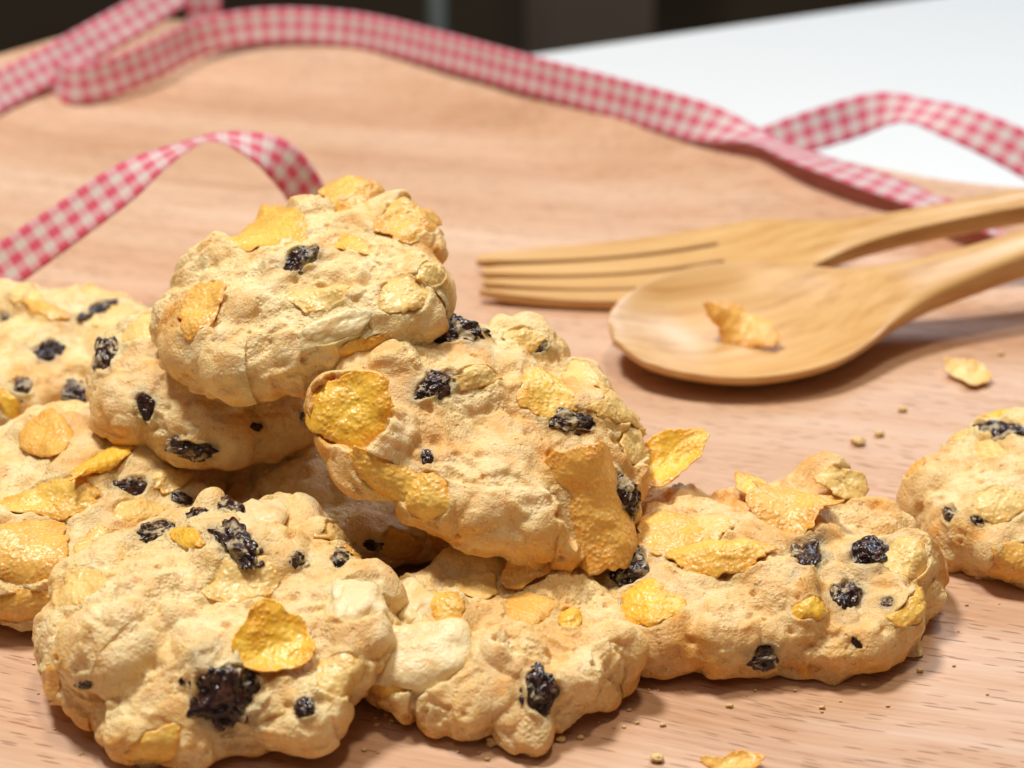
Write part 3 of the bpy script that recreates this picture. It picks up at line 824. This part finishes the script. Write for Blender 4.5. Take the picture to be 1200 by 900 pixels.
def spoon():
    p0 = on_z(718, 392, 0.85); p1 = on_z(1200, 296, 1.45)
    R = cutlery_frame(p0, p1)
    S = np.concatenate([0.5 * (1 - np.cos(np.linspace(0, math.pi / 2, 16))) * 2 * .9, np.linspace(.95, 17.2, 90), 17.2 + .8 * np.sin(np.linspace(.12, math.pi / 2, 8))])
    w = interp_smooth([(0, 0), (.12, .58), (.45, 1.13), (1.1, 1.68), (1.9, 2.04), (2.8, 2.18), (3.8, 2.04), (4.7, 1.62), (5.5, 1.16), (6.5, .80), (8, .60), (11, .55), (15, .62), (17, .56), (17.6, .42), (18, 0.0)], S)
    w = np.maximum(w, 0.004)
    zc = interp_smooth([(-1, .70), (0, .72), (3, .84), (5.5, .95), (7.5, 1.25), (10, 1.70), (13, 2.1), (18, 2.3)], S)
    dep = .62 * sstep(-.4, 2.0, S) * sstep(6.3, 3.2, S)
    hb = sstep(4.6, 6.6, S)                              # 0 bowl, 1 handle
    T = np.sin(np.linspace(-math.pi / 2, math.pi / 2, 33))
    V = []
    for s, w_, z0, d_, k in zip(S, w, zc, dep, hb):
        endr = sstep(0, .5, s) * sstep(18, 17.4, s)
        zt = z0 - d_ * (1 - np.abs(T) ** 2.4) + k * .16 * np.sqrt(np.clip(1 - T ** 2, 0, 1)) * endr
        # soft rounded lip
        zt = zt - .05 * np.abs(T) ** 14
        under = (1 - k) * (.22 + .54 * sstep(-.8, 2.4, s)) + k * .62
        pw = (1 - k) * .62 + k * .5
        zb = z0 - .10 - under * np.clip(1 - T ** 2, 0, 1) ** pw * (0.35 + .65 * endr)
        zb = np.minimum(zb, zt - .03)
        V.append(np.column_stack([np.full(33, s), T * w_, zt])); V.append(np.column_stack([np.full(33, s), T * w_, zb]))
    V = np.vstack(V)
    n = len(S); m = 33; F = []
    def ix(i, l, j): return (2 * i + l) * m + j
    for i in range(n - 1):
        for j in range(m - 1):
            F.append((ix(i, 0, j), ix(i + 1, 0, j), ix(i + 1, 0, j + 1), ix(i, 0, j + 1)))
            F.append((ix(i, 1, j), ix(i, 1, j + 1), ix(i + 1, 1, j + 1), ix(i + 1, 1, j)))
        F.append((ix(i, 0, 0), ix(i, 1, 0), ix(i + 1, 1, 0), ix(i + 1, 0, 0)))
        F.append((ix(i, 0, m - 1), ix(i + 1, 0, m - 1), ix(i + 1, 1, m - 1), ix(i, 1, m - 1)))
    for i in (0, n - 1):
        for j in range(m - 1):
            q = (ix(i, 0, j), ix(i, 0, j + 1), ix(i, 1, j + 1), ix(i, 1, j))
            F.append(q if i == 0 else q[::-1])
    ra = math.radians(8) * sstep(9, 5, V[:, 0])               # the bowl is rolled a little towards the viewer
    zr = V[:, 2] - .5
    V[:, 1], V[:, 2] = V[:, 1] * np.cos(ra) - zr * np.sin(ra), V[:, 1] * np.sin(ra) + zr * np.cos(ra) + .5
    V[:, 2] -= V[:, 2].min()
    root = mesh_obj('wooden_spoon', V, F, M_CUT)
    root.location = np.array([p0[0], p0[1], 0.01]) * CM
    root.rotation_euler = Matrix(R.tolist()).to_euler()
    sm = root.modifiers.new('smooth', 'SMOOTH'); sm.iterations = 3; sm.factor = .5
    tag(root, 'pale wooden spoon lying in front of the fork with a flake in its bowl', 'spoon')
    return np.array([p0[0], p0[1], 0.01]), R
SP0, SPR = spoon()

def fork():
    p0 = on_z(560, 326, 0.22); p1 = on_z(1200, 230, 1.9)
    R = cutlery_frame(p0, p1)
    rows = [0, .35, .9, 1.8, 2.8, 3.8, 4.7, 5.2, 5.45, 5.7, 6.4, 7.2, 8.0, 8.8, 10, 12, 14, 16, 17.4, 18.0]
    S = np.array(rows)
    w = interp_smooth([(0, 1.10), (.9, 1.30), (2.8, 1.60), (4.7, 1.74), (5.7, 1.74), (6.6, 1.66), (7.4, 1.18), (8.2, .74), (9.2, .54), (12, .50), (16, .60), (17.4, .54), (18, .36)], S)
    zc = interp_smooth([(0, .54), (.9, .49), (2.8, .48), (4.7, .64), (6.4, .96), (8, 1.32), (10, 1.72), (13, 2.25), (18, 2.5)], S)
    hb = sstep(6.0, 8.4, S)
    # columns: four tines with three slots between
    cols = []
    x = -1.0
    tw, sw = (2 - 3 * .10) / 4, .10
    for k in range(4):
        cols += [x, x + tw / 2, x + tw]; x += tw + sw
    cols = np.array(cols)
    V = []; F = []; m = len(cols)
    for i, (s, w_, z0, k) in enumerate(zip(S, w, zc, hb)):
        for layer in (0, 1):
            for j, cx in enumerate(cols):
                t_ = j // 3; mid = cols[t_ * 3 + 1]
                sh = 1.0
                if s < .3: sh = .34
                elif s < .5: sh = .66
                elif s < 1.0: sh = .84
                elif s < 2.0: sh = .95
                y = (mid + (cx - mid) * sh) if s < 5.3 else cx
                so = s + (.10 if (s == 0 and abs(t_ - 1.5) < 1) else 0)
                prof = math.sqrt(max(0, 1 - (cx * .97) ** 2))
                dish = .10 * (1 - k) * (cx ** 2)                   # slightly hollow head
                thk = (.105 * (1 - k) + k * (.12 + .30 * prof)) * (.6 if s < .3 else 1)
                z = z0 + dish + (thk if layer == 0 else -thk)
                if layer == 0 and k > 0: z = z0 + dish + thk * (1 - .35 * k)
                V.append((so, y * w_, z))
    def ix(i, l, j): return (2 * i + l) * m + j
    solid = {}
    for i in range(len(S) - 1):
        for j in range(m - 1):
            slot = (j % 3 == 2) and S[i] < 5.4
            solid[i, j] = not slot
    for (i, j), ok in solid.items():
        if not ok: continue
        F.append((ix(i, 0, j), ix(i + 1, 0, j), ix(i + 1, 0, j + 1), ix(i, 0, j + 1)))
        F.append((ix(i, 1, j), ix(i, 1, j + 1), ix(i + 1, 1, j + 1), ix(i + 1, 1, j)))
        if not solid.get((i, j - 1)): F.append((ix(i, 0, j), ix(i, 1, j), ix(i + 1, 1, j), ix(i + 1, 0, j)))
        if not solid.get((i, j + 1)): F.append((ix(i, 0, j + 1), ix(i + 1, 0, j + 1), ix(i + 1, 1, j + 1), ix(i, 1, j + 1)))
        if not solid.get((i - 1, j)): F.append((ix(i, 0, j), ix(i, 0, j + 1), ix(i, 1, j + 1), ix(i, 1, j)))
        if not solid.get((i + 1, j)): F.append((ix(i + 1, 0, j), ix(i + 1, 1, j), ix(i + 1, 1, j + 1), ix(i + 1, 0, j + 1)))
    V = np.array(V)
    ra = math.radians(2.5) * sstep(10, 6, V[:, 0])             # the head leans towards the viewer
    zr = V[:, 2] - .46
    V[:, 1], V[:, 2] = V[:, 1] * np.cos(ra) - zr * np.sin(ra), V[:, 1] * np.sin(ra) + zr * np.cos(ra) + .46
    V[:, 2] -= V[:, 2].min()
    root = mesh_obj('wooden_fork', V, F, M_CUT)
    bm = bmesh.new(); bm.from_mesh(root.data)
    bmesh.ops.delete(bm, geom=[v for v in bm.verts if not v.link_faces], context='VERTS')
    bmesh.ops.recalc_face_normals(bm, faces=bm.faces[:])
    cl = bm.edges.layers.float.new('crease_edge')
    for e in bm.edges:
        if len(e.link_faces) == 2 and e.calc_face_angle(0) > math.radians(50): e[cl] = 0.55
    bm.to_mesh(root.data); bm.free()
    ss = root.modifiers.new('round', 'SUBSURF'); ss.levels = 3; ss.render_levels = 3
    root.location = np.array([p0[0], p0[1], 0.01]) * CM
    root.rotation_euler = Matrix(R.tolist()).to_euler()
    tag(root, 'pale wooden fork with four tines lying behind the spoon', 'fork')
fork()

# ------------------------------------------------------------------ ribbons
RIB_W = 1.12
def ribbon(ctrl, label, n=160, width=RIB_W, phase=0.0):
    """ctrl: list of (centre xyz, width direction)"""
    C = catmull([c for c, _ in ctrl], n); Wd = catmull([w_ for _, w_ in ctrl], n)
    T = np.gradient(C, axis=0); T /= np.linalg.norm(T, axis=1)[:, None]
    Wd = Wd - T * np.sum(Wd * T, axis=1)[:, None]
    Wd /= np.linalg.norm(Wd, axis=1)[:, None]
    Nn = np.cross(T, Wd)
    s = np.concatenate([[0], np.cumsum(np.linalg.norm(np.diff(C, axis=0), axis=1))])
    m = 9; V = []; UV = []
    for i in range(n):
        for l in (1, -1):
            for j in range(m):
                t_ = j / (m - 1) * 2 - 1
                cup = .02 * t_ * t_ + .012 * math.sin(s[i] * 2.2 + t_ * 1.5)
                V.append(C[i] + Wd[i] * t_ * width / 2 + Nn[i] * (cup + l * .011))
                UV.append((s[i] / (width * .24) + phase, (t_ + 1) * 2.5))
    F = []
    def ix(i, l, j): return (2 * i + l) * m + j
    for i in range(n - 1):
        for j in range(m - 1):
            F.append((ix(i, 0, j), ix(i + 1, 0, j), ix(i + 1, 0, j + 1), ix(i, 0, j + 1)))
            F.append((ix(i, 1, j), ix(i, 1, j + 1), ix(i + 1, 1, j + 1), ix(i + 1, 1, j)))
        F.append((ix(i, 0, 0), ix(i, 1, 0), ix(i + 1, 1, 0), ix(i + 1, 0, 0)))
        F.append((ix(i, 0, m - 1), ix(i + 1, 0, m - 1), ix(i + 1, 1, m - 1), ix(i, 1, m - 1)))
    o = mesh_obj('gingham_ribbon', V, F, M_GING, uv=UV)
    tag(o, label, 'ribbon', 'red and white gingham ribbons')
    return o

# near curl
ribbon([(on_y(-120, 400, 31.5), (-.4, .5, .8)), (on_y(-60, 352, 31.8), (-.4, .5, .8)), (on_y(0, 316, 32.2), (-.4, .55, .75)), (on_y(70, 268, 32.6), (-.45, .6, .7)), (on_y(135, 222, 33), (-.45, .75, .6)),
        (on_y(190, 186, 33.4), (-.35, .95, .12)), (on_y(245, 163, 33.8), (0, 1, -.12)), (on_y(295, 172, 34), (.25, .9, .1)), (on_y(335, 195, 34.2), (.45, .7, .5)),
        (on_y(365, 240, 34.4), (.5, .6, .5)), (on_y(385, 300, 34.6), (.5, .6, .4)), (on_y(396, 352, 34.7), (.5, .6, .3))],
       'gingham ribbon curling up in an arch behind the topmost cookie', 180, 0.97)
# along the far rim
def rz(px, py, z, w_): return (on_z(px, py, z), w_)
ribbon([rz(62, 92, .78, (0.1, .3, 1)), rz(85, 100, .70, (0, .3, 1)), rz(125, 92, .74, (0, .3, 1)), rz(180, 70, .95, (0, .3, 1)), rz(240, 42, 1.2, (0, .3, 1)), rz(320, 30, 1.36, (0, .35, 1)), rz(420, 36, 1.36, (0, .3, 1)), rz(520, 60, 1.36, (0, .3, 1)),
        rz(620, 88, 1.38, (0, .3, 1)), rz(720, 115, 1.38, (0, .4, 1)), rz(800, 138, 1.42, (0, .7, .8)), rz(860, 155, 1.38, (.1, 1, .25)), rz(905, 170, 1.32, (.3, 1, -.1)),
        rz(955, 190, 1.28, (.45, 1, .0)), rz(1015, 210, 1.2, (.5, 1, .1)), rz(1075, 232, 1.0, (.4, 1, .1)), rz(1130, 254, .85, (.3, 1, 0)), rz(1180, 272, .5, (.3, 1, 0)), rz(1260, 290, .22, (.3, 1, 0)), rz(1330, 300, .12, (.3, 1, 0))],
       'long gingham ribbon standing along the far platter rim and under the fork handle', 300)
# right loop above the table
ribbon([(on_y(880, 182, 46.0), (-.3, .5, .7)), (on_y(920, 164, 45.8), (-.3, .5, .8)), (on_y(985, 143, 45.2), (-.3, .5, .8)), (on_y(1038, 129, 44.6), (-.15, .8, .45)), (on_y(1082, 132, 44.0), (.12, .95, .3)), (on_y(1125, 146, 43.2), (.3, .7, .55)),
        (on_y(1180, 170, 42.4), (.4, .5, .8)), (on_y(1240, 205, 41.6), (.4, .5, .8)), (on_y(1300, 250, 41), (.4, .5, .8))],
       'gingham ribbon folded into a peak over the white table at the right', 140)
# upper-left tail over the rim
ribbon([rz(-140, 165, .62, (-.35, .45, .85)), rz(-60, 140, .68, (-.35, .45, .85)), rz(0, 107, .85, (-.35, .45, .85)), rz(60, 76, 1.1, (-.35, .45, .85)), rz(120, 42, 1.5, (-.35, .45, .85)), rz(175, 10, 2.0, (-.35, .45, .85)), rz(230, -28, 2.6, (-.3, .5, .85)), rz(290, -70, 3.0, (-.3, .5, .85))],
       'gingham ribbon tail slanting across the upper left corner of the platter', 120)
# short upright tail
b0 = on_z(236, 40, 1.2)
ribbon([(b0 + np.array([0, .8, -.6]), (1, 0, 0)), (b0 + np.array([0, .8, .2]), (1, 0, .0)), (b0 + np.array([0, .85, 1.0]), (1, .1, 0)), (b0 + np.array([.1, 1.0, 1.9]), (1, .2, 0)), (b0 + np.array([.2, 1.2, 2.8]), (1, .3, 0))],
       'short gingham ribbon end sticking straight up behind the far ribbon', 60)

# ------------------------------------------------------------------ loose flake, crumbs
def loose_flake(P, nw, w, h, ang, seed, c, label, bend, curl=0.0):
    nw = unit(np.array(nw, float))
    A, B = img_axes(P, nw, w, h, ang)
    V, F, e = flake_mesh(np.zeros(3), A, B, nw, seed, bend, .055, True, .16, curl)
    V[:, 2] -= V[:, 2].min()
    o = mesh_obj('corn_flake', V, F, M_FLAKE[c], attrs={'edge': e})
    o.location = P * CM
    tag(o, label, 'corn flake', 'loose corn flakes')
pf = on_z(866, 400, 0.24)
loose_flake(pf, (0.1, -.55, .8), 80, 44, -24, 11, 'o', 'curled orange corn flake lying in the bowl of the spoon', (.22, -.1), 0.0)
loose_flake(on_z(1134, 443, 0.02), (0, -.2, 1), 56, 26, -22, 23, 'p', 'small pale flake on the platter behind the right edge cookie', (.1, .1))
loose_flake(on_z(858, 899, 0.02), (.1, -.3, 1), 74, 22, 4, 35, 'o', 'thin flake cut off by the bottom edge, on the platter', (.25, .1))
CR = [(1005, 521, .10, 'pale crumb on the platter just beyond the nub of the raisin cookie'), (1030, 511, .07, 'crumb lying between the raisin cookie and the right edge cookie'),
      (1057, 482, .07, 'tiny crumb on the platter left of the right edge cookie top'), (770, 892, .07, 'brown crumb near the bottom edge, below the raisin cookie'),
      (578, 873, .08, 'small crumb in the shadow at the foot of the front centre cookie'), (1172, 416, .06, 'tiny crumb on the platter under the spoon handle, at the right')]
for k, (px, py, r, lab) in enumerate(CR):
    P = on_z(px, py, 0.0)
    V, F = blob_mesh(np.zeros(3), np.array([r * 1.3, 0, 0]), np.array([0, r, 0]), np.array([0, 0, r * .6]), 300 + k, .35, 10, 2.6)
    V[:, 2] -= V[:, 2].min()
    o = mesh_obj('crumb', V, F, M_CRUMB, attrs={'toast': np.full(len(V), .15), 'stain': np.zeros(len(V)), 'crumb': np.ones(len(V))})
    o.location = (P + np.array([0, 0, .005])) * CM
    tag(o, lab, 'crumb', 'crumbs on the platter')

# fine crumb dust shed round the feet of the cookies
def crumb_dust():
    rnd = np.random.RandomState(5)
    feet = [(-4.1, 20.3, 2.5, 2.2), (-0.25, 20.3, 1.8, 1.7), (3.75, 22.1, 2.75, 2.2), (9.1, 24.3, 2.5, 2.0), (-7.0, 23.9, 2.7, 2.2)]
    Vs, Fs, off = [], [], 0
    for k in range(130):
        x, y, a, b = feet[rnd.randint(len(feet))]
        th = rnd.uniform(math.pi, 2 * math.pi) if k % 4 else rnd.uniform(0, math.pi)
        q = 1.03 + rnd.exponential(0.16)
        p = np.array([x + a * q * math.cos(th), y + b * q * math.sin(th), 0.004])
        r = 0.012 + rnd.exponential(0.012)
        V, F = blob_mesh(np.zeros(3), np.array([r * 1.4, 0, 0]), np.array([0, r, 0]), np.array([0, 0, r * .7]), 500 + k, .3, 4, 2.6)
        V[:, 2] -= V[:, 2].min()
        Vs.append(V + p); Fs.append(F + off); off += len(V)
    V = np.vstack(Vs)
    o = mesh_obj('crumb_dust', V, np.vstack(Fs), M_CRUMB, attrs={'toast': np.full(len(V), .15), 'stain': np.zeros(len(V)), 'crumb': np.ones(len(V))})
    tag(o, 'fine crumb dust scattered on the platter round the cookies', 'crumbs', kind='stuff')
crumb_dust()

import os
if os.environ.get('DBG'):
    for d in DEBUG:
        print('%-60s x %5.0f..%5.0f y %5.0f..%5.0f z %.2f..%.2f' % ((d[0][:60],) + tuple(d[1:])))
